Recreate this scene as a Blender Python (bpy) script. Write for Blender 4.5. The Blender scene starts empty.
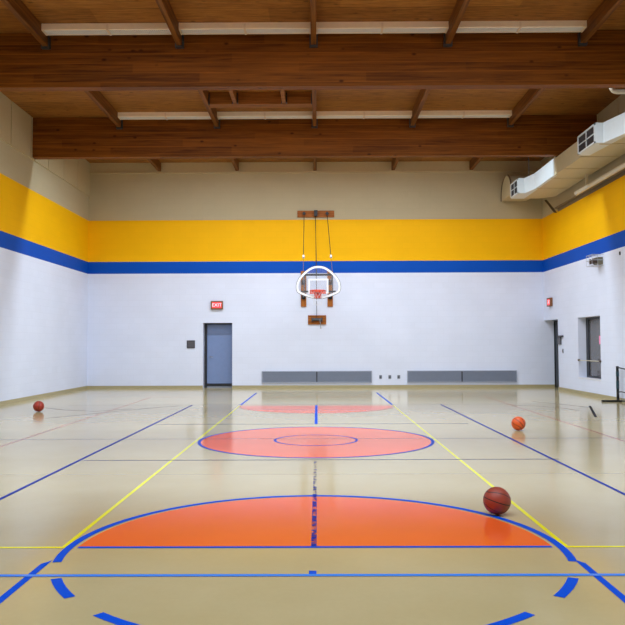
import bpy, bmesh, math, random
from mathutils import Vector, Matrix
random.seed(7)
C = bpy.context.scene.collection
SC = bpy.context.scene

# ---------------------------------------------------------------- room dimensions (metres)
XL, XR = -8.02, 7.90          # side walls
FL = -0.065                   # level of the floor surface
YB, YF = 25.8, -3.3           # far wall, wall behind the viewpoint
ZD = 7.85                     # underside of the roof deck
ZB = 6.72                     # underside of the big beams
ZJ = 7.54                     # underside of the joists
BEAM_Y = [3.5, 9.2, 14.88, 20.52]
BW = 0.24                     # beam thickness
JX = [-0.05 + 2.735 * k for k in (-2, -1, 0, 1, 2)]

def srgb(r, g, b):
    f = lambda c: (c / 255 / 12.92) if c / 255 <= 0.04045 else ((c / 255 + 0.055) / 1.055) ** 2.4
    return (f(r), f(g), f(b), 1)

# ---------------------------------------------------------------- materials
def new_mat(name):
    m = bpy.data.materials.new(name); m.use_nodes = True
    nt = m.node_tree; return m, nt, nt.nodes, nt.links, nt.nodes['Principled BSDF']

def plain(name, col, rough=0.5, metal=0.0, bump=0.0, bscale=60, var=0.06, emit=None, es=0):
    m, nt, N, L, P = new_mat(name)
    P.inputs['Roughness'].default_value = rough; P.inputs['Metallic'].default_value = metal
    tc = N.new('ShaderNodeTexCoord'); no = N.new('ShaderNodeTexNoise')
    no.inputs['Scale'].default_value = 9; no.inputs['Detail'].default_value = 4
    L.new(tc.outputs['Object'], no.inputs['Vector'])
    mx = N.new('ShaderNodeMix'); mx.data_type = 'RGBA'
    mx.inputs[6].default_value = tuple(c * (1 - var) for c in col[:3]) + (1,)
    mx.inputs[7].default_value = tuple(min(1, c * (1 + var)) for c in col[:3]) + (1,)
    L.new(no.outputs['Fac'], mx.inputs[0]); L.new(mx.outputs[2], P.inputs['Base Color'])
    if bump:
        n2 = N.new('ShaderNodeTexNoise'); n2.inputs['Scale'].default_value = bscale
        L.new(tc.outputs['Object'], n2.inputs['Vector'])
        b = N.new('ShaderNodeBump'); b.inputs['Strength'].default_value = bump; b.inputs['Distance'].default_value = 0.01
        L.new(n2.outputs['Fac'], b.inputs['Height']); L.new(b.outputs['Normal'], P.inputs['Normal'])
    if emit:
        P.inputs['Emission Color'].default_value = emit; P.inputs['Emission Strength'].default_value = es
    return m

def math_node(N, L, op, a, b=None, clamp=False):
    n = N.new('ShaderNodeMath'); n.operation = op; n.use_clamp = clamp
    for i, v in enumerate((a, b)):
        if v is None: continue
        if isinstance(v, (int, float)): n.inputs[i].default_value = v
        else: L.new(v, n.inputs[i])
    return n.outputs[0]

def mix_col(N, L, fac, a, b, mode='MIX'):
    n = N.new('ShaderNodeMix'); n.data_type = 'RGBA'; n.blend_type = mode
    for i, v in ((0, fac), (6, a), (7, b)):
        if isinstance(v, (int, float)): n.inputs[i].default_value = v
        elif isinstance(v, tuple): n.inputs[i].default_value = v
        else: L.new(v, n.inputs[i])
    return n.outputs[2]

WHITE = srgb(226, 232, 250); BLUE = srgb(0, 80, 186); YELLOW = srgb(250, 188, 0); BEIGE = srgb(190, 178, 146)

def wall_mat(name, axis):
    """painted concrete block: white, a blue stripe, a yellow band and beige above"""
    m, nt, N, L, P = new_mat(name)
    P.inputs['Roughness'].default_value = 0.6; P.inputs['Specular IOR Level'].default_value = .15
    g = N.new('ShaderNodeNewGeometry'); s = N.new('ShaderNodeSeparateXYZ'); L.new(g.outputs['Position'], s.inputs[0])
    cb = N.new('ShaderNodeCombineXYZ'); L.new(s.outputs[axis], cb.inputs[0]); L.new(s.outputs[2], cb.inputs[1])
    z = s.outputs[2]
    col = mix_col(N, L, math_node(N, L, 'GREATER_THAN', z, 3.94), WHITE, BLUE)
    col = mix_col(N, L, math_node(N, L, 'GREATER_THAN', z, 4.36), col, YELLOW)
    col = mix_col(N, L, math_node(N, L, 'GREATER_THAN', z, 5.82), col, BEIGE)
    br = N.new('ShaderNodeTexBrick'); L.new(cb.outputs[0], br.inputs['Vector'])
    br.inputs['Scale'].default_value = 1.0; br.inputs['Brick Width'].default_value = 0.4; br.inputs['Row Height'].default_value = 0.2
    br.inputs['Mortar Size'].default_value = 0.006; br.inputs['Mortar Smooth'].default_value = 0.3; br.inputs['Bias'].default_value = 0
    br.inputs['Color1'].default_value = (1, 1, 1, 1); br.inputs['Color2'].default_value = (.98, .98, .98, 1); br.inputs['Mortar'].default_value = (.95, .95, .95, 1)
    col = mix_col(N, L, 1.0, col, br.outputs['Color'], 'MULTIPLY')
    no = N.new('ShaderNodeTexNoise'); no.inputs['Scale'].default_value = .8; no.inputs['Detail'].default_value = 5; L.new(cb.outputs[0], no.inputs['Vector'])
    r = N.new('ShaderNodeMapRange'); r.inputs[1].default_value = .3; r.inputs[2].default_value = .7; r.inputs[3].default_value = .95; r.inputs[4].default_value = 1.0
    L.new(no.outputs['Fac'], r.inputs[0]); L.new(mix_col(N, L, 1.0, col, r.outputs[0], 'MULTIPLY'), P.inputs['Base Color'])
    b = N.new('ShaderNodeBump'); b.inputs['Strength'].default_value = 0.2; b.inputs['Distance'].default_value = 0.003; b.invert = True
    n2 = N.new('ShaderNodeTexNoise'); n2.inputs['Scale'].default_value = 40; L.new(g.outputs['Position'], n2.inputs['Vector'])
    h = math_node(N, L, 'ADD', br.outputs['Fac'], math_node(N, L, 'MULTIPLY', n2.outputs['Fac'], .25))
    L.new(h, b.inputs['Height']); L.new(b.outputs['Normal'], P.inputs['Normal'])
    return m

def wood_mat(name, axis, dark, light, lam=0.0, rough=0.5, plank=0.0, knots=1.0, world=True):
    """varnished timber with grain along an axis, laminations by height or planks across"""
    m, nt, N, L, P = new_mat(name)
    P.inputs['Roughness'].default_value = rough; P.inputs['Specular IOR Level'].default_value = .12
    g = N.new('ShaderNodeNewGeometry') if world else N.new('ShaderNodeTexCoord')
    pos = g.outputs['Position'] if world else g.outputs['Object']
    mp = N.new('ShaderNodeMapping'); L.new(pos, mp.inputs['Vector'])
    sc = [20, 20, 20]; sc[axis] = 2.2 if plank else 0.7; mp.inputs['Scale'].default_value = sc
    n1 = N.new('ShaderNodeTexNoise'); n1.inputs['Scale'].default_value = 1; n1.inputs['Detail'].default_value = 8; n1.inputs['Roughness'].default_value = .65
    n1.inputs['Distortion'].default_value = .6
    L.new(mp.outputs[0], n1.inputs['Vector'])
    fac = n1.outputs['Fac']
    s = N.new('ShaderNodeSeparateXYZ'); L.new(pos, s.inputs[0])
    if lam or plank:
        src = s.outputs[2] if lam else s.outputs[1 - axis if axis < 2 else 0]
        step = lam or plank
        q = math_node(N, L, 'FLOOR', math_node(N, L, 'DIVIDE', src, step))
        seg = math_node(N, L, 'FLOOR', math_node(N, L, 'DIVIDE', math_node(N, L, 'ADD', s.outputs[axis], math_node(N, L, 'MULTIPLY', q, 1.37)), 3.4))
        wn = N.new('ShaderNodeTexWhiteNoise'); wn.noise_dimensions = '2D'
        cb = N.new('ShaderNodeCombineXYZ'); L.new(q, cb.inputs[0]); L.new(seg, cb.inputs[1]); L.new(cb.outputs[0], wn.inputs['Vector'])
        fac = math_node(N, L, 'ADD', math_node(N, L, 'MULTIPLY', fac, .88), math_node(N, L, 'MULTIPLY', wn.outputs['Value'], .12))
    r = N.new('ShaderNodeMapRange'); r.inputs[1].default_value = .32; r.inputs[2].default_value = .68; L.new(fac, r.inputs[0])
    col = mix_col(N, L, r.outputs[0], dark, light)
    if lam or plank:
        fr = math_node(N, L, 'FRACT', math_node(N, L, 'DIVIDE', src, step))
        ln = math_node(N, L, 'LESS_THAN', fr, 0.10 if lam else .03)
        if lam: ln = math_node(N, L, 'MULTIPLY', ln, n1.outputs['Fac'])      # pale sapwood edge of each lamination
        col = mix_col(N, L, math_node(N, L, 'MULTIPLY', ln, .8 if lam else .45), col, tuple(c * 1.35 for c in light[:3]) + (1,) if lam else tuple(c * .4 for c in dark[:3]) + (1,))
    v = N.new('ShaderNodeTexVoronoi'); v.inputs['Scale'].default_value = 1
    m2 = N.new('ShaderNodeMapping'); sc = [3.4, 3.4, 3.4]; sc[axis] = 1.9; m2.inputs['Scale'].default_value = sc
    L.new(pos, m2.inputs['Vector']); L.new(m2.outputs[0], v.inputs['Vector'])
    kn = N.new('ShaderNodeMapRange'); kn.inputs[1].default_value = .05; kn.inputs[2].default_value = .13; kn.inputs[3].default_value = .75 * knots; kn.inputs[4].default_value = 0
    L.new(v.outputs['Distance'], kn.inputs[0])
    col = mix_col(N, L, kn.outputs[0], col, tuple(c * .3 for c in dark[:3]) + (1,))
    L.new(col, P.inputs['Base Color'])
    b = N.new('ShaderNodeBump'); b.inputs['Strength'].default_value = .2; b.inputs['Distance'].default_value = .004
    L.new(n1.outputs['Fac'], b.inputs['Height']); L.new(b.outputs['Normal'], P.inputs['Normal'])
    return m

FLOOR_R = 0.13
def floor_mat():
    m, nt, N, L, P = new_mat('polished beige sports floor')
    g = N.new('ShaderNodeNewGeometry')
    n = N.new('ShaderNodeTexNoise'); n.inputs['Scale'].default_value = .55; n.inputs['Detail'].default_value = 6; n.inputs['Roughness'].default_value = .6
    L.new(g.outputs['Position'], n.inputs['Vector'])
    r = N.new('ShaderNodeMapRange'); r.inputs[1].default_value = .3; r.inputs[2].default_value = .7; L.new(n.outputs['Fac'], r.inputs[0])
    col = mix_col(N, L, r.outputs[0], srgb(190, 172, 125), srgb(200, 184, 142))
    f = N.new('ShaderNodeTexNoise'); f.inputs['Scale'].default_value = 28; f.inputs['Detail'].default_value = 3; L.new(g.outputs['Position'], f.inputs['Vector'])
    col = mix_col(N, L, math_node(N, L, 'MULTIPLY', f.outputs['Fac'], .12), col, srgb(150, 135, 98))
    # small dark scuffs and specks
    v = N.new('ShaderNodeTexVoronoi'); v.inputs['Scale'].default_value = .9; L.new(g.outputs['Position'], v.inputs['Vector'])
    kn = N.new('ShaderNodeMapRange'); kn.inputs[1].default_value = .012; kn.inputs[2].default_value = .03; kn.inputs[3].default_value = .7; kn.inputs[4].default_value = 0
    L.new(v.outputs['Distance'], kn.inputs[0]); col = mix_col(N, L, kn.outputs[0], col, srgb(95, 82, 58))
    L.new(col, P.inputs['Base Color'])
    P.inputs['IOR'].default_value = 1.44
    rr = N.new('ShaderNodeMapRange'); rr.inputs[3].default_value = FLOOR_R - .02; rr.inputs[4].default_value = FLOOR_R + .03
    L.new(n.outputs['Fac'], rr.inputs[0]); L.new(rr.outputs[0], P.inputs['Roughness'])
    b = N.new('ShaderNodeBump'); b.inputs['Strength'].default_value = .02; b.inputs['Distance'].default_value = .01
    n3 = N.new('ShaderNodeTexNoise'); n3.inputs['Scale'].default_value = 3; n3.inputs['Detail'].default_value = 2; L.new(g.outputs['Position'], n3.inputs['Vector'])
    L.new(n3.outputs['Fac'], b.inputs['Height']); L.new(b.outputs['Normal'], P.inputs['Normal'])
    return m

def paint_mat(name, col, wear=0.0, opacity=1.0, scale=9.0, rough=None, ior=1.3):
    """floor paint or tape; wear eats ragged gaps, opacity is how much paint is left"""
    m, nt, N, L, P = new_mat(name)
    P.inputs['Base Color'].default_value = col; P.inputs['Roughness'].default_value = rough or FLOOR_R; P.inputs['IOR'].default_value = ior
    g = N.new('ShaderNodeNewGeometry')
    n0 = N.new('ShaderNodeTexNoise'); n0.inputs['Scale'].default_value = 2.2; n0.inputs['Detail'].default_value = 5; L.new(g.outputs['Position'], n0.inputs['Vector'])
    L.new(mix_col(N, L, n0.outputs['Fac'], tuple(c * .93 for c in col[:3]) + (1,), tuple(min(1, c * 1.07) for c in col[:3]) + (1,)), P.inputs['Base Color'])
    if wear or opacity < 1:
        n = N.new('ShaderNodeTexNoise'); n.inputs['Scale'].default_value = scale; n.inputs['Detail'].default_value = 5; n.inputs['Roughness'].default_value = .7
        L.new(g.outputs['Position'], n.inputs['Vector'])
        r = N.new('ShaderNodeMapRange'); r.inputs[1].default_value = .28 + wear * .35; r.inputs[2].default_value = .36 + wear * .35
        r.inputs[3].default_value = 0 if wear else opacity; r.inputs[4].default_value = opacity; L.new(n.outputs['Fac'], r.inputs[0])
        t = N.new('ShaderNodeBsdfTransparent'); mx = N.new('ShaderNodeMixShader')
        L.new(r.outputs[0], mx.inputs[0]); L.new(t.outputs[0], mx.inputs[1]); L.new(P.outputs[0], mx.inputs[2])
        L.new(mx.outputs[0], N['Material Output'].inputs['Surface'])
    return m

def glass_mat(name, tint, clear=0.9, rough=0.02):
    m, nt, N, L, P = new_mat(name); N.remove(P)
    t = N.new('ShaderNodeBsdfTransparent'); t.inputs[0].default_value = tint
    gl = N.new('ShaderNodeBsdfGlossy'); gl.inputs['Roughness'].default_value = rough
    d = N.new('ShaderNodeBsdfDiffuse'); d.inputs[0].default_value = (.62, .62, .68, 1)
    fr = N.new('ShaderNodeFresnel'); fr.inputs[0].default_value = 1.45
    a = N.new('ShaderNodeMixShader'); a.inputs[0].default_value = 1 - clear; L.new(t.outputs[0], a.inputs[1]); L.new(d.outputs[0], a.inputs[2])
    b = N.new('ShaderNodeMixShader'); L.new(fr.outputs[0], b.inputs[0]); L.new(a.outputs[0], b.inputs[1]); L.new(gl.outputs[0], b.inputs[2])
    L.new(b.outputs[0], N['Material Output'].inputs['Surface'])
    return m

def ball_mat(name, col, seam):
    m, nt, N, L, P = new_mat(name)
    tc = N.new('ShaderNodeTexCoord'); s = N.new('ShaderNodeSeparateXYZ'); L.new(tc.outputs['Object'], s.inputs[0])
    R = 0.1215
    x = math_node(N, L, 'DIVIDE', s.outputs[0], R); y = math_node(N, L, 'DIVIDE', s.outputs[1], R); z = math_node(N, L, 'DIVIDE', s.outputs[2], R)
    ab = lambda v: math_node(N, L, 'ABSOLUTE', v)
    w = .036
    c1 = math_node(N, L, 'LESS_THAN', ab(z), w); c2 = math_node(N, L, 'LESS_THAN', ab(x), w)
    y2 = math_node(N, L, 'MULTIPLY', y, y)
    c3v = math_node(N, L, 'SUBTRACT', ab(z), math_node(N, L, 'ADD', .42, math_node(N, L, 'MULTIPLY', math_node(N, L, 'MULTIPLY', x, x), .42)))
    c3 = math_node(N, L, 'LESS_THAN', ab(c3v), w * .95)
    sm = math_node(N, L, 'MAXIMUM', c1, math_node(N, L, 'MAXIMUM', c2, c3))
    no = N.new('ShaderNodeTexNoise'); no.inputs['Scale'].default_value = 14; no.inputs['Detail'].default_value = 5; L.new(tc.outputs['Object'], no.inputs['Vector'])
    c = mix_col(N, L, no.outputs['Fac'], tuple(k * .75 for k in col[:3]) + (1,), tuple(min(1, k * 1.25) for k in col[:3]) + (1,))
    L.new(mix_col(N, L, sm, c, seam), P.inputs['Base Color'])
    P.inputs['Roughness'].default_value = .42
    v = N.new('ShaderNodeTexVoronoi'); v.inputs['Scale'].default_value = 260; L.new(tc.outputs['Object'], v.inputs['Vector'])
    b = N.new('ShaderNodeBump'); b.inputs['Strength'].default_value = .35; b.inputs['Distance'].default_value = .003
    L.new(math_node(N, L, 'SUBTRACT', v.outputs['Distance'], math_node(N, L, 'MULTIPLY', sm, 1.5)), b.inputs['Height']); L.new(b.outputs['Normal'], P.inputs['Normal'])
    return m

M = dict(
    wall_x=wall_mat('painted block far wall', 0), wall_y=wall_mat('painted block side wall', 1),
    floor=floor_mat(),
    beam=wood_mat('laminated timber beam', 0, srgb(84, 45, 10), srgb(142, 85, 26), lam=.2),
    joist=wood_mat('timber joist', 1, srgb(84, 50, 19), srgb(136, 88, 40), knots=.6),
    header=wood_mat('timber header', 0, srgb(105, 62, 24), srgb(160, 106, 50), knots=.5),
    deck=wood_mat('timber roof deck', 0, srgb(108, 68, 28), srgb(170, 117, 56), plank=.6, knots=.9),
    hoopwood=wood_mat('varnished mounting board', 2, srgb(128, 70, 28), srgb(192, 118, 52), knots=.4),
    hoopwood_x=wood_mat('varnished mounting board lying', 0, srgb(124, 68, 30), srgb(182, 110, 52), knots=.4),
    steel=plain('dark grey steel', srgb(78, 82, 86), .45, .6),
    black=plain('black painted steel', srgb(22, 24, 28), .4, .2),
    blackish=plain('charcoal trim', srgb(34, 36, 42), .45),
    teal=plain('dark teal painted steel', srgb(34, 66, 78), .4, .3),
    chrome=plain('worn chrome', srgb(180, 182, 184), .25, .9),
    panel=plain('beige painted panel', srgb(190, 176, 140), .5, bump=.05),
    base=plain('tan vinyl base', srgb(172, 160, 122), .35),
    beige_metal=plain('beige painted sheet metal', srgb(196, 184, 150), .42, bump=.04, bscale=8),
    white_metal=plain('off white sheet metal', srgb(216, 227, 232), .38, bump=.03, bscale=8),
    cream=plain('cream painted metal', srgb(206, 198, 178), .42),
    grille=plain('grey vent metal', srgb(158, 166, 184), .45, .1),
    greydark=plain('dark grey backing', srgb(62, 62, 68), .7),
    housing=plain('cream lamp housing', srgb(250, 236, 214), .45),
    lens=plain('ribbed grey lens', srgb(236, 238, 240), .3),
    lensrib=plain('lens joint', srgb(238, 222, 200), .4),
    plate=plain('charcoal plate', srgb(58, 58, 66), .5),
    plate2=plain('grey plate face', srgb(84, 82, 88), .45),
    outlet=plain('grey outlet face', srgb(128, 134, 148), .5),
    signframe=plain('brown sign housing', srgb(132, 80, 46), .5),
    signred=plain('lit red sign face', srgb(232, 60, 66), .4, emit=srgb(255, 70, 80), es=.75),
    signtext=plain('lit sign lettering', srgb(255, 205, 214), .4, emit=srgb(255, 200, 212), es=.95),
    doorblue=plain('blue grey door paint', srgb(128, 148, 190), .25, .15, bump=.05, bscale=5),
    darkdoor=plain('dark green black door', srgb(30, 38, 42), .4),
    whitepaint=plain('white paint', srgb(228, 228, 236), .45),
    boardwhite=plain('white backboard paint', srgb(240, 242, 246), .35),
    rimred=plain('orange red enamel', srgb(214, 66, 40), .35),
    string=plain('white nylon', srgb(215, 215, 220), .7),
    cable=plain('black cable', srgb(30, 28, 28), .6),
    dim=plain('olive grey plastic', srgb(118, 112, 92), .5),
    brown=plain('brown plastic', srgb(66, 46, 30), .45),
    wire=plain('grey wire guard', srgb(196, 198, 204), .4, .3),
    rail=plain('taupe steel angle', srgb(120, 106, 84), .5, .2),
    pink=plain('pink paper', srgb(255, 140, 190), .7),
    glass=glass_mat('clear board', (.97, .98, 1, 1), .93),
    pane=glass_mat('window pane', (.62, .6, .68, 1), .75, .05),
    orange=paint_mat('orange floor paint', srgb(250, 100, 40), ior=1.27),
    lineblue=paint_mat('royal blue line paint', srgb(0, 78, 208), rough=.45, ior=1.1),
    linefaint=paint_mat('blue line paint thinning', srgb(30, 76, 190), wear=.1, scale=5, rough=.4, ior=1.15),
    lineworn=paint_mat('blue line paint worn', srgb(8, 46, 150), wear=.46, scale=20, rough=.45, ior=1.1),
    linegone=paint_mat('blue line paint mostly gone', srgb(14, 44, 130), wear=.66, scale=11, rough=.45, ior=1.1),
    linenavy=paint_mat('navy side line paint', srgb(16, 50, 150), rough=.4, ior=1.15),
    lightblue=paint_mat('light blue tape', srgb(56, 136, 238), ior=1.18),
    yellow=paint_mat('yellow line paint', srgb(240, 232, 20)),
    darkline=paint_mat('worn navy line', srgb(40, 46, 84), wear=.25, scale=16),
    thinline=paint_mat('thin navy line', srgb(70, 64, 100), opacity=.6),
    salmon=paint_mat('faded salmon line', srgb(232, 128, 98), opacity=.55),
    pale=paint_mat('faded pale line', srgb(225, 214, 172), opacity=.45),
    scuff=paint_mat('dark scuff', srgb(86, 82, 92), wear=.22, opacity=.7, scale=7, rough=.5, ior=1.1),
    tape=paint_mat('black tape', srgb(35, 35, 42), rough=.5, ior=1.1),
    basenear=ball_mat('worn brown leather ball', srgb(160, 64, 42), srgb(34, 18, 14)),
    baseorange=ball_mat('bright orange rubber ball', srgb(226, 92, 34), srgb(60, 24, 12)),
    basered=ball_mat('red brown rubber ball', srgb(168, 52, 34), srgb(36, 16, 14)),
)

# ---------------------------------------------------------------- mesh helpers
def box(bm, x0, x1, y0, y1, z0, z1, mi=0):
    v = [bm.verts.new((x, y, z)) for x in (x0, x1) for y in (y0, y1) for z in (z0, z1)]
    for f in ((0, 1, 3, 2), (4, 6, 7, 5), (0, 4, 5, 1), (2, 3, 7, 6), (0, 2, 6, 4), (1, 5, 7, 3)):
        bm.faces.new([v[i] for i in f]).material_index = mi
    return bm

def prism(bm, pts, off):
    """close an outline (list of 3-D points) extruded by the vector off"""
    off = Vector(off); a = [bm.verts.new(p) for p in pts]; b = [bm.verts.new(Vector(p) + off) for p in pts]
    bm.faces.new(a); bm.faces.new(b[::-1]); n = len(pts)
    for i in range(n): bm.faces.new([a[i], b[i], b[(i + 1) % n], a[(i + 1) % n]])
    return bm

def tube(bm, pts, r, seg=8, closed=False):
    pts = [Vector(p) for p in pts]; rings = []; n = len(pts)
    for i, p in enumerate(pts):
        if closed: d = pts[(i + 1) % n] - pts[i - 1]
        else: d = pts[min(i + 1, n - 1)] - pts[max(i - 1, 0)]
        d.normalize(); up = Vector((0, 0, 1)) if abs(d.z) < .9 else Vector((0, 1, 0))
        a = d.cross(up).normalized(); b = d.cross(a).normalized()
        rings.append([bm.verts.new(p + (a * math.cos(t) + b * math.sin(t)) * r) for t in [2 * math.pi * k / seg for k in range(seg)]])
    for i in range(n if closed else n - 1):
        A, B = rings[i], rings[(i + 1) % n]
        for k in range(seg): bm.faces.new([A[k], A[(k + 1) % seg], B[(k + 1) % seg], B[k]])
    if not closed: bm.faces.new(rings[0]); bm.faces.new(rings[-1][::-1])
    return bm

def ring_band(bm, outer, inner, y0, y1):
    """flat band between two closed outlines in the XZ plane, given thickness"""
    n = len(outer)
    O0 = [bm.verts.new((x, y0, z)) for x, z in outer]; I0 = [bm.verts.new((x, y0, z)) for x, z in inner]
    O1 = [bm.verts.new((x, y1, z)) for x, z in outer]; I1 = [bm.verts.new((x, y1, z)) for x, z in inner]
    for i in range(n):
        j = (i + 1) % n
        for q in ((O0[i], O0[j], I0[j], I0[i]), (O1[j], O1[i], I1[i], I1[j]), (O0[j], O0[i], O1[i], O1[j]), (I0[i], I0[j], I1[j], I1[i])): bm.faces.new(q)
    return bm

def obj(name, bm, mats, parent=None, loc=(0, 0, 0), bevel=0, smooth=False):
    bmesh.ops.recalc_face_normals(bm, faces=bm.faces)
    me = bpy.data.meshes.new(name); bm.to_mesh(me); bm.free()
    for m in (mats if isinstance(mats, (list, tuple)) else [mats]): me.materials.append(m)
    if smooth:
        for p in me.polygons: p.use_smooth = True
    o = bpy.data.objects.new(name, me); C.objects.link(o); o.location = loc
    if parent: o.parent = parent
    if bevel:
        md = o.modifiers.new('bevel', 'BEVEL'); md.width = bevel; md.segments = 2; md.limit_method = 'ANGLE'
    return o

def B(*a): return box(bmesh.new(), *a)
def tag(o, label, cat, group=None, kind=None):
    o['label'] = label; o['category'] = cat
    if group: o['group'] = group
    if kind: o['kind'] = kind
    return o
def thing(name, label, cat, loc=(0, 0, 0), group=None):
    o = bpy.data.objects.new(name, None); C.objects.link(o); o.location = loc; o.empty_display_size = .1
    return tag(o, label, cat, group)
def struct(name, bm, mats, parent=None, **k):
    o = obj(name, bm, mats, parent, **k)
    if not parent: o['kind'] = 'structure'
    return o
def copy_tree(o, label=None, loc=None, group=None):
    c = o.copy(); C.objects.link(c)
    if label: c['label'] = label
    if loc is not None: c.location = loc
    def kids(a, b):
        for ch in list(a.children):
            d = ch.copy(); C.objects.link(d); d.parent = b; kids(ch, d)
    kids(o, c)
    return c

# ================================================================ THE SETTING
# ---------------- floor with painted court markings in the same mesh
fb = bmesh.new(); MATS = [M['floor']]
def slot(m):
    if m not in MATS: MATS.append(m)
    return MATS.index(m)
box(fb, XL - .4, XR + .6, YF - .3, YB + .7, FL - .2, FL)
def poly(pts, z, m):
    f = fb.faces.new([fb.verts.new((x, y, FL + z * 1.5)) for x, y in pts]); f.material_index = slot(M[m])
    f.normal_update()
    if f.normal.z < 0: f.normal_flip()
def line(x0, y0, x1, y1, w, m, z=.001):
    d = Vector((x1 - x0, y1 - y0)).normalized(); a = Vector((-d.y, d.x)) * w / 2
    poly([(x0 + a.x, y0 + a.y), (x1 + a.x, y1 + a.y), (x1 - a.x, y1 - a.y), (x0 - a.x, y0 - a.y)], z, m)
def arc(cx, cy, rx, ry, a0, a1, w, m, z=.0014):
    n = max(3, int(abs(a1 - a0) / 3)); P0 = None
    for i in range(n + 1):
        t = math.radians(a0 + (a1 - a0) * i / n); c, s = math.cos(t), math.sin(t)
        q = ((cx + (rx - w / 2) * c, cy + (ry - w / 2) * s), (cx + (rx + w / 2) * c, cy + (ry + w / 2) * s))
        if P0: poly([P0[0], P0[1], q[1], q[0]], z, m)
        P0 = q
Y1, YC, Y2 = 5.63, 11.84, 18.38     # near foul line, centre, far foul line
FX = -.025  # court markings, balls and net stand scaled up about the camera, floor lowered alike
RK = 1.845
half = lambda cy, rx, ry, s: [(FX + rx * math.cos(math.radians(t)), cy + s * ry * math.sin(math.radians(t))) for t in range(0, 181, 3)]
# orange areas
poly(half(Y1, 1.785, 1.83, 1), .0006, 'orange')
poly([(FX + 1.82 * math.cos(math.radians(t)), YC + 1.84 * math.sin(math.radians(t))) for t in range(0, 360, 3)], .0006, 'orange')
poly(half(Y2, 1.86, 1.99, -1), .0006, 'orange')
# near key: solid arc, dashes, foul line, lanes
arc(FX, Y1, RK, 1.88, -11.6, 191.6, .062, 'lineblue')
for a in (23.8, 48.4, 73):
    arc(FX, Y1, 1.84, 1.84, -a - 13, -a, .068, 'lineblue'); arc(FX, Y1, 1.84, 1.84, 180 + a, 180 + a + 13, .068, 'lineblue')
line(FX - 1.78, Y1, FX + 1.78, Y1, .045, 'lineblue', .0012)
for s in (-1, 1):
    k = -.025 if s > 0 else 0
    poly([(FX + s * (1.855 + k), 5.30), (FX + s * (1.905 + k), 5.21), (FX + s * (1.88 + k), .4), (FX + s * (1.82 + k), .4)], .0012, 'lineblue')
    line(FX + s * 1.89, Y1 - .02, FX + s * 1.90, Y2 + .2, .038, 'yellow', .00105)
    line(FX + s * 1.90, Y2 + .2, FX + s * 1.88, 23.2, .055, 'linefaint', .0012)
    line(FX + s * 1.87, Y1, s * 7.3, Y1, .042, 'yellow', .0011)
    # long narrow court sides, the wide faded court
    line(FX + s * 3.12, 18.65, FX + s * 3.12, 1.0, .046, 'linenavy', .0012)
    line(s * 4.82, 21.5, s * 4.72, 2.4, .05, 'salmon', .0009)
arc(FX, YC, 1.835, 1.855, 0, 360, .05, 'linefaint'); arc(FX, YC, .65, .65, 0, 360, .04, 'linefaint')
arc(FX, Y2, 1.88, 2.01, 180, 360, .045, 'salmon')
line(XL + .9, YC + .16, XR - .9, YC + .16, .035, 'thinline', .0011)
line(FX - 3.08, 9.81, FX + 3.2, 9.84, .045, 'darkline', .0012)
line(FX - 3.08, 14.2, FX + 2.9, 14.2, .05, 'darkline', .0012)
line(-6.3, 18.75, 6.2, 18.75, .055, 'thinline', .0010)
line(FX, 14.2, FX, 18.5, .055, 'lineblue', .0016)
line(FX - .005, 9.82, FX - .005, 7.6, .036, 'linegone', .0018); line(FX - .005, 7.6, FX - .005, Y1 + .02, .042, 'lineworn', .0018)
line(FX - .01, 5.045, FX - .01, 4.97, .05, 'lineblue', .0018)
line(-7.3, 4.95, 7.2, 4.95, .048, 'lightblue', .0020)
line(-4.75, 8.75, 4.75, 8.75, .05, 'pale', .0009)
line(-4.75, 21.4, 4.75, 21.4, .05, 'salmon', .0009)
# faint curved scuffs near both sides and a strip of black tape
def path(pts, w, m, z=.0013):
    for a, b in zip(pts, pts[1:]): line(*a, *b, w, m, z)
path([(-5.65, 15.4), (-5.1, 16.2), (-4.55, 17.1), (-3.9, 18.0), (-3.45, 18.4)], .035, 'scuff')
path([(-6.6, 18.0), (-5.95, 17.4), (-5.1, 17.0), (-4.4, 17.7)], .03, 'scuff')
path([(4.65, 18.4), (5.3, 18.2), (5.8, 17.5), (5.9, 16.8)], .035, 'scuff')
path([(5.65, 19.6), (6.2, 18.4), (6.5, 17.6)], .035, 'scuff')
line(6.62, 18.1, 5.75, 15.4, .055, 'tape', .0015)
me_floor = struct('floor', fb, MATS)

# ---------------- walls
DX0, DX1, DH = -3.98, -2.96, 2.21          # far door
b = bmesh.new(); T = .42
box(b, XL - .4, DX0, YB, YB + T, FL, ZD + .1); box(b, DX1, XR + .6, YB, YB + T, FL, ZD + .1); box(b, DX0, DX1, YB, YB + T, DH, ZD + .1)
struct('wall_back', b, M['wall_x'])
struct('wall_left', B(XL - .3, XL, YF, YB, FL, ZD + .1), M['wall_y'])
RY0, RH = 24.32, 2.25                       # side door beside the corner
WY0, WY1, WZ0, WZ1 = 20.70, 22.46, .42, 2.23 # side window
b = bmesh.new(); T2 = .40
box(b, XR, XR + T2, YF, WY0, FL, ZD + .1); box(b, XR, XR + T2, WY0, WY1, FL, WZ0); box(b, XR, XR + T2, WY0, WY1, WZ1, ZD + .1)
box(b, XR, XR + T2, WY1, RY0, FL, ZD + .1); box(b, XR, XR + T2, RY0, YB, RH, ZD + .1)
struct('wall_right', b, M['wall_y'])
struct('wall_front', B(XL - .4, XR + .6, YF - .3, YF, FL, ZD + .1), M['wall_x'])
struct('ceiling', B(XL - .4, XR + .6, YF - .3, YB + .5, ZD, ZD + .15), M['deck'])

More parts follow.
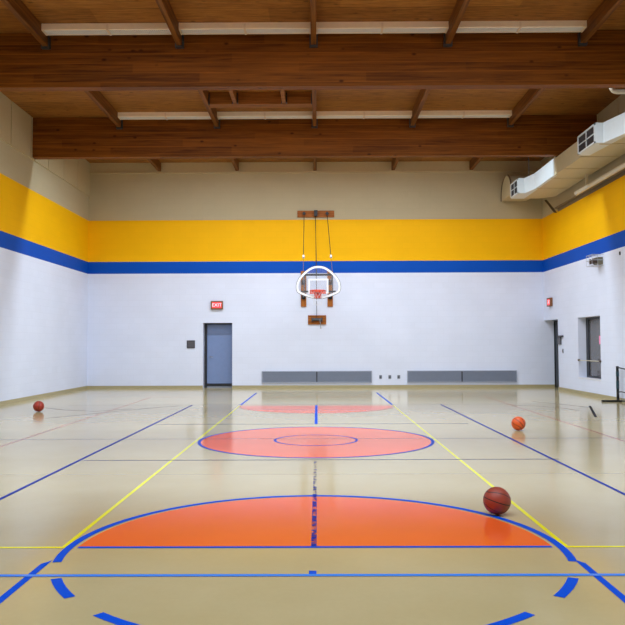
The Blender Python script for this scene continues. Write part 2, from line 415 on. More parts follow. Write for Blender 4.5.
# baseboards
b = bmesh.new(); box(b, XL, DX0, YB - .02, YB, FL, .03); box(b, DX1, XR + .33, YB - .02, YB, FL, .03); struct('baseboard_back', b, M['base'])
struct('baseboard_left', B(XL, XL + .02, YF, YB - .02, FL, .035), M['base'])
struct('baseboard_right', B(XR - .02, XR, YF, RY0, FL, .035), M['base'])

# beige panels above beam level on the side walls, board under the deck on the far wall
def side_panels(name, x0, x1, z0):
    b = bmesh.new(); y = 20.9 + 1.3 * 0
    ys = []; y = 20.78 + 1.28 * 0
    seams = [YB - 1.35 * k for k in range(0, 21)]
    for a, c in zip(seams[1:], seams): box(b, x0, x1, a + .035, c, z0, ZD)
    return struct(name, b, M['panel'])
side_panels('trim_1', XL, XL + .045, ZB - .04); side_panels('trim_2', XR - .045, XR, ZB)
b = bmesh.new(); box(b, XL + .03, XR - .03, YB - .05, YB, 7.49, ZD); box(b, XL + .03, XR - .03, YB - .075, YB, 7.47, 7.53)
struct('trim_3', b, M['panel'])

# far door: recessed blue grey leaf in a dark frame
d1 = thing('door_1', 'closed blue-grey door set deep in the white far wall under the exit sign', 'door', (DX0, YB, 0)); d1['kind'] = 'structure'
def P(name, bm, m, root, **k):
    """part with coordinates given in the room, moved under its root"""
    for v in bm.verts: v.co -= root.location
    return obj(name, bm, m, root, **k)
yd = YB + .37
b = B(DX0, DX0 + .085, yd - .06, yd + .05, FL, DH); box(b, DX1 - .03, DX1, yd - .06, yd + .05, FL, DH); box(b, DX0 + .085, DX1 - .03, yd - .06, yd + .05, DH - .05, DH)
P('door_frame', b, M['blackish'], d1)
lf = P('door_leaf', B(DX0 + .09, DX1 - .03, yd, yd + .045, .08, DH - .05), M['doorblue'], d1, bevel=.004)
P('threshold', B(DX0 + .09, DX1 - .03, yd - .03, yd + .045, FL, FL + .045), M['outlet'], d1)
P('kick_plate', B(DX0 + .09, DX1 - .03, yd - .012, yd + .045, FL + .05, .08), M['blackish'], d1)
b = bmesh.new(); tube(b, [(DX0 + .2, yd - .002, 1.02), (DX0 + .2, yd - .05, 1.02), (DX0 + .3, yd - .05, 1.02)], .011)
P('door_handle', b, M['chrome'], d1)

# side door by the corner
d2 = thing('door_2', 'dark door sunk in the right wall beside the far corner', 'door', (XR + .40, RY0, 0)); d2['kind'] = 'structure'
P('door_leaf', B(XR + .35, XR + .40, RY0 + .06, YB - .06, FL + .01, RH - .06), M['darkdoor'], d2)
b = B(XR + .33, XR + .45, RY0, RY0 + .06, FL, RH); box(b, XR + .33, XR + .45, YB - .06, YB - .021, FL, RH); box(b, XR + .33, XR + .45, RY0 + .06, YB - .06, RH - .06, RH)
P('door_frame', b, M['black'], d2)
P('near_jamb_trim', B(XR - .012, XR + .10, RY0 - .0, RY0 + .03, FL, RH - .02), M['black'], d2)

# side window, pane in a dark frame, a passage behind it
w1 = thing('window_1', 'tall dark-framed window sunk in the right wall with a bar across it', 'window', (XR + .25, WY0, WZ0)); w1['kind'] = 'structure'
b = B(XR + .24, XR + .32, WY1 - .20, WY1, WZ0, WZ1)
box(b, XR + .24, XR + .32, WY0, WY0 + .12, WZ0, WZ1); box(b, XR + .24, XR + .32, WY0 + .12, WY1 - .20, WZ0, WZ0 + .07); box(b, XR + .24, XR + .32, WY0 + .12, WY1 - .20, WZ1 - .07, WZ1)
P('window_frame', b, M['blackish'], w1)
P('window_pane', B(XR + .275, XR + .285, WY0 + .12, WY1 - .20, WZ0 + .07, WZ1 - .07), M['pane'], w1)
P('window_sill', B(XR - .01, XR + .24, WY0 + .001, WY1 - .001, WZ0 - .02, WZ0 + .012), M['whitepaint'], w1)
# passage beyond the window
b = bmesh.new()
box(b, XR + 1.9, XR + 2.0, 19.0, 23.8, -.1, 3.0); box(b, XR + T2, XR + 2.0, 18.9, 19.0, -.1, 3.0); box(b, XR + T2, XR + 2.0, 23.8, 23.9, -.1, 3.0)
box(b, XR + T2, XR + 2.0, 18.9, 23.9, 2.9, 3.0); box(b, XR + .6, XR + 2.0, 18.9, 23.9, -.1, 0)
struct('wall_passage', b, plain('passage paint', srgb(176, 170, 184), .6))

# ================================================================ ROOF TIMBERS
posname = {0: 'behind the viewpoint end of the hall', 1: 'just out of the top of the view'}
beam_lab = {2: 'huge dark brown laminated timber beam across the hall, the nearer and higher in view',
            3: 'dark brown laminated timber beam across the hall, the farther one, below the lower lamp row'}
for i in (1, 2, 3):
    y = BEAM_Y[i]
    o = obj('roof_beam', B(XL + .001, XR - .001, y, y + BW, ZB, ZD - .001), M['beam'], bevel=.012)
    tag(o, beam_lab.get(i, 'dark brown laminated timber beam nearest the camera, out past the top of the view'), 'beam', 'big laminated roof beams')
bays = [(BEAM_Y[1] + BW, BEAM_Y[2], 'in front of the nearer big beam'), (BEAM_Y[2] + BW, BEAM_Y[3], 'between the two big beams'), (BEAM_Y[3] + BW, YB - .05, 'behind the farther big beam')]
cols = ['leftmost', 'second', 'middle', 'fourth', 'rightmost']
for bi, (y0, y1, where) in enumerate(bays):
    for ci, x in enumerate(JX):
        t = thing('ceiling_joist', f'timber joist {where}, {cols[ci]} of five from the left', 'joist', (x, y0, ZJ), 'roof joists')
        P('timber', B(x - .055, x + .055, y0, y1, ZJ, ZD), M['joist'], t, bevel=.006)
        if bi < 2:
            b = B(x - .085, x + .085, y1 - .09, y1, ZJ - .035, ZJ); box(b, x - .085, x - .056, y1 - .09, y1, ZJ, ZJ + .22); box(b, x + .056, x + .085, y1 - .09, y1, ZJ, ZJ + .22)
            P('joist_hanger', b, M['steel'], t)
# framed opening between two joists behind the nearer beam
xa, xb = JX[1] + .055, JX[2] - .055
t = thing('header_beam', 'lighter timber cross header between two joists above the hoop side, left of centre', 'beam', ((xa + xb) / 2, 18.5, ZJ))
P('timber', B(xa + .004, xb - .004, 18.5, 18.8, ZJ, ZD), M['header'], t, bevel=.006)
b = bmesh.new()
for x in (xa, xb - .03): box(b, x, x + .03, 18.46, 18.5, ZJ - .02, ZD - .05)
P('joist_hanger', b, M['steel'], t)
for n, x in enumerate((-2.06, -.82)):
    t = thing('short_joist', 'short light timber joist ending on the cross header, ' + ('left one' if n == 0 else 'right one'), 'joist', (x, 15.2, ZJ + .01), 'short joists at the header')
    P('timber', B(x - .05, x + .05, BEAM_Y[2] + BW, 18.5, ZJ + .01, ZD), M['header'], t, bevel=.005)
    b = B(x + .052, x + .085, 18.38, 18.5, ZJ, ZJ + .25); box(b, x - .07, x - .052, 18.44, 18.5, ZJ, ZJ + .25)
    P('joist_hanger', b, M['black'], t)

# ================================================================ STRIP LIGHT FIXTURES (switched off, seen from below)
def fixture(label, x, yb, group, depth=.26, h=.13):
    L_ = 2.6; yb = yb - .18
    t = thing('strip_light', label, 'light fixture', (x, yb, ZD), group)
    b = bmesh.new(); y0 = yb - depth
    # housing: closed channel with sloping front
    prof = [(0, yb - .005, ZD), (0, y0, ZD), (0, y0, ZD - h + .01), (0, y0 + .018, ZD - h - .0), (0, y0 + .018, ZD - .03), (0, yb - .03, ZD - .03), (0, yb - .03, ZD - h), (0, yb - .005, ZD - h)]
    prism(b, [(x - L_ / 2, p[1], p[2]) for p in prof], (L_, 0, 0))
    P('housing', b, M['housing'], t)
    b = bmesh.new(); n = 64
    for k in range(n):                                   # ribbed lens louvre
        xx = x - L_ / 2 + .03 + (L_ - .06) * k / n
        box(b, xx, xx + .012, y0 + .02, yb - .03, ZD - h + .002, ZD - h + .03)
    box(b, x - L_ / 2 + .02, x + L_ / 2 - .02, y0 + .02, yb - .03, ZD - h + .018, ZD - h + .03)
    P('lens', b, M['lens'], t)
    for s in (-1, 1): P('end_cap', B(x + s * L_ / 2 - .012, x + s * L_ / 2 + .012, y0 - .004, yb - .004, ZD - h - .006, ZD), M['housing'], t)
    b = B(x - .02, x + .02, y0 - .004, yb - .004, ZD - h - .012, ZD - h + .002); box(b, x - .02, x + .02, y0 - .006, y0, ZD - h - .012, ZD - .02)
    P('joint_strip', b, M['lensrib'], t)
    return t
pos4 = ['leftmost', 'second from the left', 'third from the left', 'rightmost']
for row, yb in ((0, BEAM_Y[2]), (1, BEAM_Y[3])):
    for k in range(4):
        fixture(f'long cream strip light by the {("nearer", "farther")[row]} big beam, {pos4[k]} of four', (JX[k] + JX[k + 1]) / 2, yb, 'strip lights on the roof deck')

# ================================================================ BASKETBALL HOOP
HX, HY = .045, 22.4
hoop = thing('basketball_hoop', 'fan-shaped clear backboard with white border and orange rim, hung from the far wall', 'basketball hoop', (HX, HY, 2.84))
half_p = [(0, 3.83), (.16, 3.815), (.31, 3.735), (.44, 3.63), (.56, 3.50), (.635, 3.38), (.672, 3.25), (.672, 3.13), (.65, 3.05), (.60, 3.005), (.50, 2.955), (.33, 2.89), (.15, 2.845), (0, 2.84)]
def smooth_outline(scale=1.0, inset=0.0):
    pts = half_p + [(-x, z) for x, z in half_p[-2:0:-1]]
    for _ in range(2):                                        # Chaikin corner cutting
        q = []
        for i in range(len(pts)):
            a, c = Vector(pts[i]), Vector(pts[(i + 1) % len(pts)]); q += [a * .75 + c * .25, a * .25 + c * .75]
        pts = q
    out = []; n = len(pts)
    for i in range(n):
        d = (Vector(pts[(i + 1) % n]) - Vector(pts[i - 1])).normalized(); nm = Vector((d.y, -d.x))   # inward for clockwise outline
        p = Vector(pts[i]) + nm * inset; out.append((p.x + HX, p.y))
    return out
O0, O1, O2 = smooth_outline(inset=-.012), smooth_outline(), smooth_outline(inset=.062)
b = bmesh.new(); prism(b, [(x, HY, z) for x, z in O1], (0, .012, 0)); P('backboard', b, M['glass'], hoop)
P('border', ring_band(bmesh.new(), O1, O2, HY - .006, HY - .001), M['boardwhite'], hoop)
P('edge_frame', ring_band(bmesh.new(), O0, O1, HY - .004, HY + .04), M['steel'], hoop)
sq = lambda w, z0, z1: [(HX - w, z0), (HX - w, z1), (HX + w, z1), (HX + w, z0)]
P('target_square', ring_band(bmesh.new(), sq(.305, 2.99, 3.44), sq(.255, 3.04, 3.39), HY - .006, HY - .001), M['boardwhite'], hoop)
rim = bmesh.new(); RZ = 3.05; rc = (HX - .02, HY - .38)
tube(rim, [(rc[0] + .229 * math.cos(t), rc[1] + .229 * math.sin(t), RZ) for t in [2 * math.pi * k / 40 for k in range(40)]], .016, 8, True)
box(rim, rc[0] - .24, rc[0] + .24, HY - .03, HY - .007, RZ - .075, RZ + .025)
for s in (-1, 1): tube(rim, [(rc[0] + s * .1, HY - .02, RZ - .2), (rc[0] + s * .09, HY - .12, RZ - .04), (rc[0] + s * .12, rc[1] + .195, RZ)], .012)
box(rim, rc[0] - .1, rc[0] + .1, HY - .05, HY - .007, RZ - .21, RZ - .075); box(rim, rc[0] - .07, rc[0] + .07, HY - .18, HY - .03, RZ - .03, RZ - .012)
ro = P('rim', rim, M['rimred'], hoop)
nb = bmesh.new(); NS = 12; rows = [(0, .225), (.09, .2), (.18, .165), (.27, .14), (.36, .125), (.43, .12)]
for s in (1, -1):
    for k in range(NS):
        tube(nb, [(rc[0] + r * math.cos(2 * math.pi * (k + s * i * .5) / NS), rc[1] + r * math.sin(2 * math.pi * (k + s * i * .5) / NS), RZ - .012 - dz) for i, (dz, r) in enumerate(rows)], .0022, 4)
no_ = obj('net', nb, M['string'], ro)
for v in no_.data.vertices: v.co -= hoop.location
# swing frame
b = bmesh.new(); tube(b, [(HX - .46, HY + .08, 3.57), (HX + .47, HY + .08, 3.57)], .034); P('cross_bar', b, M['steel'], hoop)
for s in (-1, 1):
    xw = -.467 if s < 0 else .46
    b = bmesh.new(); tube(b, [(HX + s * .44, HY + .06, 3.57), (xw, YB - .08, 3.62)], .022)
    P('support_arm', b, M['steel'], hoop)
    b = bmesh.new(); tube(b, [(HX + s * .40, HY + .07, 3.06), (xw, YB - .08, 3.10)], .026)
    P('support_arm', b, M['teal'], hoop)
    b = B(HX + s * .40 - .13, HX + s * .40 + .13, HY + .014, HY + .09, 3.03, 3.08); P('mounting_foot', b, M['teal'], hoop)
    b = bmesh.new(); tube(b, [(HX + s * .43, HY + .05, 3.02), (HX + s * .43, HY + .05, 3.60)], .016); P('upright', b, M['chrome'], hoop)
    b = B(xw - .095, xw + .095, YB - .045, YB, 2.76, 4.01); P('wall_board', b, M['hoopwood'], hoop, bevel=.004)
    for z0, z1 in ((3.52, 3.70), (3.02, 3.18)): P('pivot_bracket', B(xw - .07, xw + .07, YB - .11, YB - .045, z0, z1), M['black'], hoop)
# board with pulleys near the top of the wall
cb_ = thing('pulley_board', 'varnished wooden board with three pulleys high on the far wall above the hoop', 'board', (-.03, YB, 5.90))
P('board', B(-.675, .615, YB - .045, YB, 5.90, 6.13), M['hoopwood_x'], cb_, bevel=.004)
for x in (-.44, .365):
    b = bmesh.new(); tube(b, [(x, YB - .12, 6.02), (x, YB - .045, 6.02)], .055, 14); P('pulley', b, M['black'], cb_)
P('pulley_bracket', B(-.09, .03, YB - .16, YB - .045, 5.92, 6.13), M['black'], cb_)
for x, x2 in ((-.44, HX - .46), (.365, HX + .43)):
    a = Vector((x, YB - .1, 5.98)); c = Vector((x2, HY + .08, 3.62))
    b = bmesh.new(); tube(b, [a, a.lerp(c, .73)], .011, 6); P('cable', b, M['cable'], cb_)
    b = bmesh.new(); tube(b, [a.lerp(c, .73), a.lerp(c, .76)], .034, 8); P('cable_clamp', b, M['string'], cb_)
    b = bmesh.new(); tube(b, [a.lerp(c, .76), c], .006, 6); P('chain', b, M['chrome'], cb_)
b = bmesh.new(); tube(b, [(-.04, YB - .1, 5.95), (-.01, YB - .1, 2.38)], .009, 6); P('winch_rope', b, M['cable'], cb_)
b = bmesh.new(); tube(b, [(-.05, YB - .12, 5.95), (HX - .05, HY + .1, 3.60)], .007, 6); P('lift_rope', b, M['cable'], cb_)
# winch
wb = thing('winch_board', 'small wooden board with a metal hand winch low on the far wall under the hoop', 'winch', (0, YB, 2.14))
P('board', B(-.315, .315, YB - .045, YB, 2.14, 2.46), M['hoopwood_x'], wb, bevel=.004)
b = bmesh.new(); tube(b, [(-.17, YB - .11, 2.31), (.17, YB - .11, 2.31)], .05, 12); box(b, -.19, -.16, YB - .17, YB - .045, 2.24, 2.38); box(b, .16, .19, YB - .17, YB - .045, 2.24, 2.38)
P('winch_drum', b, M['steel'], wb)
b = bmesh.new(); tube(b, [(.10, YB - .19, 2.31), (.13, YB - .2, 2.02), (.13, YB - .29, 2.0)], .016, 8); P('crank_handle', b, M['chrome'], wb)

# ================================================================ THINGS ON THE FAR WALL
def text_mesh(txt, size, name='tmp'):
    cu = bpy.data.curves.new(name, 'FONT'); cu.body = txt; cu.size = size; cu.align_x = 'CENTER'; cu.align_y = 'CENTER'; cu.extrude = .002
    o = bpy.data.objects.new(name, cu); C.objects.link(o); dg = bpy.context.evaluated_depsgraph_get(); dg.update()
    me = bpy.data.meshes.new_from_object(o.evaluated_get(dg)); C.objects.unlink(o); bpy.data.objects.remove(o)
    return me
def exit_sign(label, loc, rotz, w=.42, h=.29, d=.09):
    t = thing('exit_sign', label, 'sign', loc, 'lit exit signs'); t.rotation_euler = (0, 0, rotz)
    b = bmesh.new(); box(b, -w / 2, w / 2, -.03, 0, 0, h)
    box(b, -w / 2, w / 2, -d, -.03, 0, .045); box(b, -w / 2, w / 2, -d, -.03, h - .045, h); box(b, -w / 2, -w / 2 + .05, -d, -.03, .045, h - .045); box(b, w / 2 - .05, w / 2, -d, -.03, .045, h - .045)
    obj('housing', b, M['signframe'], t, bevel=.004)
    fc = obj('sign_face', B(-w / 2 + .05, w / 2 - .05, -d + .012, -.03, .045, h - .045), M['signred'], t)
    me = text_mesh('EXIT', .17); me.materials.append(M['signtext'])
    lo = bpy.data.objects.new('lettering', me); C.objects.link(lo); lo.parent = fc
    lo.location = (0, -d + .010, h / 2); lo.rotation_euler = (math.pi / 2, 0, 0)
    return t
exit_sign('lit red exit sign in a brown frame above the far wall door', (-3.49, YB, 2.68), 0)
exit_sign('lit red exit sign in a brown frame on the right wall above the corner door', (XR, 25.0, 2.70), -math.pi / 2, w=.36, h=.29)

t = thing('wall_panel', 'square charcoal plate on the white wall left of the far door', 'plate', (-4.40, YB, 1.33))
P('frame', ring_band(bmesh.new(), [(-4.54, 1.33), (-4.54, 1.60), (-4.26, 1.60), (-4.26, 1.33)], [(-4.515, 1.355), (-4.515, 1.575), (-4.285, 1.575), (-4.285, 1.355)], YB - .03, YB), M['plate'], t)
P('face', B(-4.515, -4.285, YB - .018, YB, 1.355, 1.575), M['plate2'], t)

def floor_vent(label, x0, x1, z0=.115, z1=.525):
    t = thing('wall_vent', label, 'vent', ((x0 + x1) / 2, YB, z0), 'long wall vents')
    xm = (x0 + x1) / 2
    P('backing', B(x0 + .02, x1 - .02, YB - .012, YB, z0 + .02, z1 - .02), M['greydark'], t)
    o_ = [(x0, z0), (x0, z1), (x1, z1), (x1, z0)]; i_ = [(x0 + .03, z0 + .03), (x0 + .03, z1 - .03), (x1 - .03, z1 - .03), (x1 - .03, z0 + .03)]
    P('frame', ring_band(bmesh.new(), o_, i_, YB - .05, YB), M['grille'], t)
    for a, c in ((x0 + .03, xm - .02), (xm + .02, x1 - .03)):
        b = bmesh.new(); n = 14
        for k in range(n):
            z = z0 + .035 + (z1 - z0 - .07) * k / n
            prism(b, [(a, YB - .045, z), (a, YB - .015, z + .018), (a, YB - .015, z + .024), (a, YB - .045, z + .006)], (c - a, 0, 0))
        P('louver', b, M['grille'], t)
    P('divider', B(xm - .02, xm + .02, YB - .052, YB - .012, z0 + .03, z1 - .03), M['greydark'], t)
    return t
floor_vent('long grey louvred vent low on the far wall below the hoop, the left one', -1.93, 1.90)
floor_vent('long grey louvred vent low on the far wall near the right corner, the right one', 3.12, 6.92)
for x, nm in ((2.20, 'left'), (2.52, 'middle'), (2.83, 'right')):
    t = thing('outlet_plate', f'small grey outlet plate between the two wall vents, {nm} of three', 'outlet', (x, YB, .25), 'outlets between the vents')
    P('plate', B(x - .05, x + .05, YB - .012, YB, .25, .37), M['outlet'], t, bevel=.003)
    b = B(x - .025, x + .025, YB - .016, YB - .011, .265, .30); box(b, x - .025, x + .025, YB - .016, YB - .011, .32, .355); P('socket', b, M['greydark'], t)

# ================================================================ THINGS ON THE RIGHT WALL
t = thing('wall_telephone', 'dark wall telephone beside the corner door on the right wall', 'telephone', (XR, 24.12, 1.40))
P('body', B(XR - .05, XR, 23.98, 24.24, 1.42, 1.66), M['plate2'], t, bevel=.008); P('hook_bar', B(XR - .09, XR, 23.78, 24.20, 1.66, 1.71), M['plate'], t, bevel=.008)
t = thing('switch_plate', 'small grey switch plate below the wall telephone', 'switch', (XR, 23.85, 1.14))
P('plate', B(XR - .012, XR, 23.80, 23.90, 1.14, 1.28), M['outlet'], t); P('toggle', B(XR - .03, XR - .012, 23.84, 23.86, 1.19, 1.23), M['plate'], t)
t = thing('guard_bar', 'steel bar across the recessed side window', 'bar', (XR, WY0, .95))
b = bmesh.new(); tube(b, [(XR - .03, WY0 + .02, .95), (XR - .03, WY1 - .08, .95)], .012); P('bar', b, M['cream'], t)
for y in (WY0 - .04, WY1 - .14): P('mount', B(XR - .05, XR, y, y + .07, .92, .98), M['brown'], t)
t = tag(obj('notice_sheet', B(XR + .268, XR + .274, 21.20, 21.50, 1.43, 1.67), M['pink']), 'pink paper notice taped to the side window pane', 'notice')
# emergency light in a wire guard
t = thing('emergency_light', 'emergency light in a wire guard on the right wall at the blue stripe', 'emergency light', (XR, 20.55, 3.60))
P('battery_box', B(XR - .15, XR, 20.40, 20.72, 3.64, 3.84), M['dim'], t, bevel=.01)
for y in (20.46, 20.66):
    b = bmesh.new(); tube(b, [(XR - .15, y, 3.73), (XR - .24, y, 3.73)], .06, 14); tube(b, [(XR - .24, y, 3.73), (XR - .27, y, 3.73)], .072, 14); P('lamp_head', b, M['brown'], t)
b = bmesh.new(); gx0, gx1, gy0, gy1, gz0, gz1 = XR - .33, XR, 20.33, 20.75, 3.60, 3.90
for x in (gx0, gx0 + .16):
    tube(b, [(x, gy0, gz0), (x, gy1, gz0), (x, gy1, gz1), (x, gy0, gz1)], .0075, 6, True)
for y, z in [(gy0, gz0), (gy1, gz0), (gy0, gz1), (gy1, gz1), ((gy0 + gy1) / 2, gz1), ((gy0 + gy1) / 2, gz0), (gy0, (gz0 + gz1) / 2), (gy1, (gz0 + gz1) / 2)]:
    tube(b, [(gx0, y, z), (gx1, y, z)], .0075, 6)
tube(b, [(gx0, (gy0 + gy1) / 2, gz0), (gx0, (gy0 + gy1) / 2, gz1)], .006, 6); tube(b, [(gx0, gy0, (gz0 + gz1) / 2), (gx0, gy1, (gz0 + gz1) / 2)], .006, 6)
P('wire_guard', b, M['wire'], t)
t = tag(obj('wall_sensor', B(XR - .03, XR, 19.20, 19.25, 3.75, 3.84), M['greydark'], bevel=.006), 'tiny dark sensor box on the right wall nearer than the emergency light', 'sensor')

# rail, brace and pipe under the duct
t = thing('wall_rail', 'taupe steel rail with a diagonal brace along the top of the yellow band', 'rail', (XR, 24.1, 5.76))
b = B(XR - .14, XR, 8, 24.1, 5.86, 5.875); box(b, XR - .015, XR, 8, 24.1, 5.76, 5.86); P('rail', b, M['rail'], t)
b = bmesh.new(); prism(b, [(7.53, 24.3, 6.16), (7.62, 24.3, 6.16), (7.86, 24.08, 5.72), (7.76, 24.08, 5.72)], (0, .05, .04)); P('brace', b, M['rail'], t)
t = thing('ceiling_pipe', 'thick cream pipe hung under the duct along the right wall', 'pipe', (7.58, 21.5, 5.88))
b = bmesh.new(); tube(b, [(7.58, 21.4, 5.83), (7.58, 8, 5.83)], .065, 16); P('pipe', b, M['cream'], t, smooth=False)
b = bmesh.new(); tube(b, [(7.58, 21.45, 5.83), (7.58, 21.4, 5.83)], .075, 16); P('end_cap', b, M['cream'], t)
for y in (20.6, 15.8):
    b = B(7.55, XR, y, y + .05, 5.90, 5.92); box(b, 7.55, 7.61, y, y + .05, 5.89, 6.2); P('bracket', b, M['cream'], t)

# ================================================================ AIR DUCT
DZ0, DZ1 = 6.20, 6.67
duct = thing('air_duct', 'large beige sheet-metal air duct running under the roof along the right wall', 'duct', (7.2, 20, DZ0))
# plan outline of the beige body
plan = [(6.75, 24.1), (7.30, 24.12), (7.72, 23.8), (7.72, 8.0), (7.06, 8.0), (7.06, 16.6), (6.84, 17.40), (6.76, 17.60), (6.72, 20.75), (6.76, 22.6)]
b = bmesh.new(); prism(b, [(x, y, DZ0) for x, y in plan], (0, 0, DZ1 - DZ0)); P('duct_body', b, M['beige_metal'], duct)
for y in (22.46, 21.1, 19.95, 18.67, 17.45, 16.2, 15.0):
    x0 = 6.73 if y > 17.3 else 7.03
    P('seam', B(x0, 7.715, y, y + .03, DZ0 - .018, DZ0), M['beige_metal'], duct)
def boot(pts, gy0, gy1, gx):
    """white outlet boot: plan outline pts, grille on its outer side"""
    b = bmesh.new(); prism(b, [(x, y, DZ0 - .004) for x, y in pts], (0, 0, DZ1 - DZ0 + .012)); bt = P('outlet_boot', b, M['white_metal'], duct)
    fr = bmesh.new(); z0, z1 = DZ0 + .005, DZ1 - .005
    def yz(y0, y1, a, c, x0, x1): box(fr, x0, x1, y0, y1, a, c)
    yz(gy0, gy1, z0, z0 + .035, gx - .03, gx); yz(gy0, gy1, z1 - .035, z1, gx - .03, gx); yz(gy0, gy0 + .05, z0, z1, gx - .03, gx); yz(gy1 - .05, gy1, z0, z1, gx - .03, gx)
    yz((gy0 + gy1) / 2 - .02, (gy0 + gy1) / 2 + .02, z0, z1, gx - .025, gx); yz(gy0, gy1, (z0 + z1) / 2 - .012, (z0 + z1) / 2 + .012, gx - .025, gx)
    o = obj('grille_frame', fr, M['white_metal'], bt); o.data.transform(Matrix.Translation(-duct.location))
    gb = bmesh.new()
    box(gb, gx - .006, gx, gy0 + .04, gy1 - .04, z0 + .03, z1 - .03)
    for k in range(12):
        z = z0 + .045 + (z1 - z0 - .09) * k / 12; box(gb, gx - .02, gx - .006, gy0 + .05, gy1 - .05, z, z + .012)
    o = obj('grille', gb, M['greydark'], bt); o.data.transform(Matrix.Translation(-duct.location))
boot([(6.38, 24.12), (6.38, 23.22), (6.57, 23.22), (6.70, 22.6), (6.70, 20.76), (6.80, 20.76), (6.80, 24.12)], 23.24, 24.10, 6.38)
boot([(6.62, 18.55), (6.62, 17.36), (6.79, 17.36), (6.98, 16.6), (6.98, 8.0), (7.10, 8.0), (7.10, 16.7), (6.9, 18.55)], 17.38, 18.53, 6.62)
b = bmesh.new(); box(b, 6.70, 6.74, 20.66, 20.70, DZ0 + .1, ZB + .35); P('hanger_strap', b, M['cream'], duct)
b = bmesh.new(); tube(b, [(6.62, 22.9, DZ1), (6.62, 22.9, ZD)], .012); P('hanger_rod', b, M['steel'], duct)
# rounded elbow at the far end
t = thing('duct_elbow', 'rounded beige duct elbow between the duct end and the far wall', 'duct elbow', (6.9, 25.0, 6.3))
prof = [(24.42, 6.42)] + [(25.07 - .65 * math.cos(math.radians(a)), 6.56 + .60 * math.sin(math.radians(a))) for a in range(0, 181, 12)] + [(25.72, 6.42)]
b = bmesh.new(); prism(b, [(6.47, y, z) for y, z in prof], (.85, 0, 0)); P('elbow_body', b, M['beige_metal'], t)
prof2 = [(24.38, 6.42)] + [(25.07 - .69 * math.cos(math.radians(a)), 6.56 + .64 * math.sin(math.radians(a))) for a in range(0, 181, 12)] + [(25.76, 6.42)]
b = bmesh.new(); n = len(prof)
A = [b.verts.new((6.44, y, z)) for y, z in prof2]; Bq = [b.verts.new((6.44, y, z)) for y, z in prof]; A2 = [b.verts.new((6.475, y, z)) for y, z in prof2]; B2 = [b.verts.new((6.475, y, z)) for y, z in prof]
for i in range(n - 1):
    for q in ((A[i], A[i + 1], Bq[i + 1], Bq[i]), (A2[i], A2[i + 1], B2[i + 1], B2[i]), (A[i], A[i + 1], A2[i + 1], A2[i]), (Bq[i], Bq[i + 1], B2[i + 1], B2[i])): b.faces.new(q)
P('flange', b, M['rail'], t)
# short bent pipe by the right wall behind the nearer beam
b = bmesh.new()
pts = [(6.34, 15.75, 7.3), (6.34, 15.75, 7.0)] + [(6.34 + .14 - .14 * math.cos(a), 15.75, 7.0 - .14 * math.sin(a)) for a in (.4, .8, 1.2, 1.57)] + [(6.9, 15.75, 6.865), (XR - .03, 15.75, 6.89)]
tube(b, pts, .05, 12)
tag(obj('bent_pipe', b, M['cream'], smooth=True), 'short bent cream pipe peeking under the nearer big beam at the right wall', 'pipe')

# ================================================================ PORTABLE NET STAND
sx, sy = 7.79, 19.3
t = thing('net_stand', 'black portable net stand on the floor by the right wall, cut by the frame', 'net stand', (sx, sy, FL))
b = bmesh.new(); tube(b, [(sx, sy, FL + .03), (sx, sy, .86)], .036, 10); P('post', b, M['black'], t)
for z0, z1 in ((.60, .72), (.28, .48)):
    b = bmesh.new(); tube(b, [(sx, sy, z0), (sx, sy, z1)], .041, 10); P('sleeve', b, M['teal'], t)
b = B(7.37, 7.87, sy - .04, sy + .04, FL, FL + .05); P('foot', b, M['black'], t, bevel=.006)
b = bmesh.new(); tube(b, [(sx, sy, .83), (7.86, 17.6, .70)], .016); P('top_rail', b, M['black'], t)
b = bmesh.new(); tube(b, [(sx, sy, .05), (7.73, 19.16, .20), (7.75, 18.95, .22), (7.84, 18.0, .14)], .013); P('brace', b, M['black'], t)
b = bmesh.new(); tube(b, [(sx, sy, -.02), (7.86, 17.6, -.02)], .016); P('base_rail', b, M['black'], t)
b = bmesh.new()
for k in range(15):
    f = k / 14; x = sx + .10 * f; y = sy - 1.7 * f; tube(b, [(x, y, 0), (x, y, .83 - .13 * f)], .0015, 4)
for k in range(1, 9):
    z = .06 + .09 * k; tube(b, [(sx, sy, z), (7.86, 17.6, .06 + (z - .06) * .8)], .0015, 4)
P('net', b, M['string'], t)

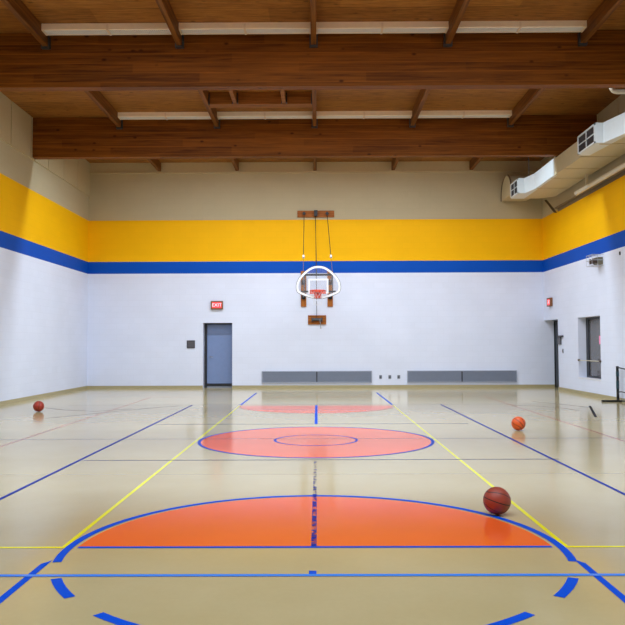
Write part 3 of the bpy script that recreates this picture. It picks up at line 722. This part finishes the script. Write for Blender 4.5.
# ================================================================ BASKETBALLS
def ball(label, x, y, mat, rot, r=.1215):
    b = bmesh.new(); bmesh.ops.create_icosphere(b, subdivisions=5, radius=r)
    o = obj('basketball', b, mat, loc=(x, y, FL + r + .002), smooth=True); o.rotation_euler = rot
    return tag(o, label, 'basketball', 'basketballs on the floor')
ball('worn brown basketball, the nearest and largest, on the blue arc of the orange half circle', 1.60, 6.68, M['basenear'], tuple((Matrix.Rotation(math.radians(17), 3, 'Y') @ Matrix.Rotation(math.radians(-90), 3, 'Z')).to_euler()))
ball('bright orange basketball on the right side of the floor outside the blue side line', 3.52, 13.05, M['baseorange'], (.5, .7, .9))
ball('red-brown basketball far off near the left wall', -6.37, 16.95, M['basered'], (1.1, .2, .4))

# ================================================================ LIGHT
def area(name, loc, sx_, sy_, power, col, rot=(0, 0, 0), spread=math.pi):
    l = bpy.data.lights.new(name, 'AREA'); l.shape = 'RECTANGLE'; l.size = sx_; l.size_y = sy_; l.energy = power; l.color = col; l.spread = spread
    o = bpy.data.objects.new(name, l); C.objects.link(o); o.location = loc; o.rotation_euler = rot
    return o
COOL = (.76, .885, 1.0)
for i, y in enumerate(BEAM_Y):      # tube rows fixed behind each big beam
    area('lamp_row', (-.05, y + BW + .33, 7.70), 10.7, .26, 750, COOL)
area('passage_fill', (XR + 1.2, 21.5, 2.85), .6, 2.0, 22, (1, .96, .98))  # added fill light, brightens the unseen passage behind the window pane

w = bpy.data.worlds.new('World'); SC.world = w; w.use_nodes = True
w.node_tree.nodes['Background'].inputs[0].default_value = (.5, .55, .6, 1); w.node_tree.nodes['Background'].inputs[1].default_value = .05

# ================================================================ CAMERA
cam = bpy.data.cameras.new('camera'); co = bpy.data.objects.new('camera', cam); C.objects.link(co)
cam.sensor_width = 36; cam.sensor_height = 36; cam.lens = 740 / 625 * 36; cam.clip_end = 200
yaw, pitch, roll = math.radians(.35), math.radians(2.44), math.radians(-.19)
R = Matrix.Rotation(yaw, 4, 'Z') @ Matrix.Rotation(math.pi / 2 + pitch, 4, 'X') @ Matrix.Rotation(roll, 4, 'Z')
co.matrix_world = Matrix.Translation((0, 0, 1.46)) @ R
SC.camera = co
SC.view_settings.view_transform = 'Standard'; SC.view_settings.look = 'None'; SC.view_settings.gamma = 1; SC.view_settings.use_curve_mapping = False
SC.view_settings.exposure = 0.0
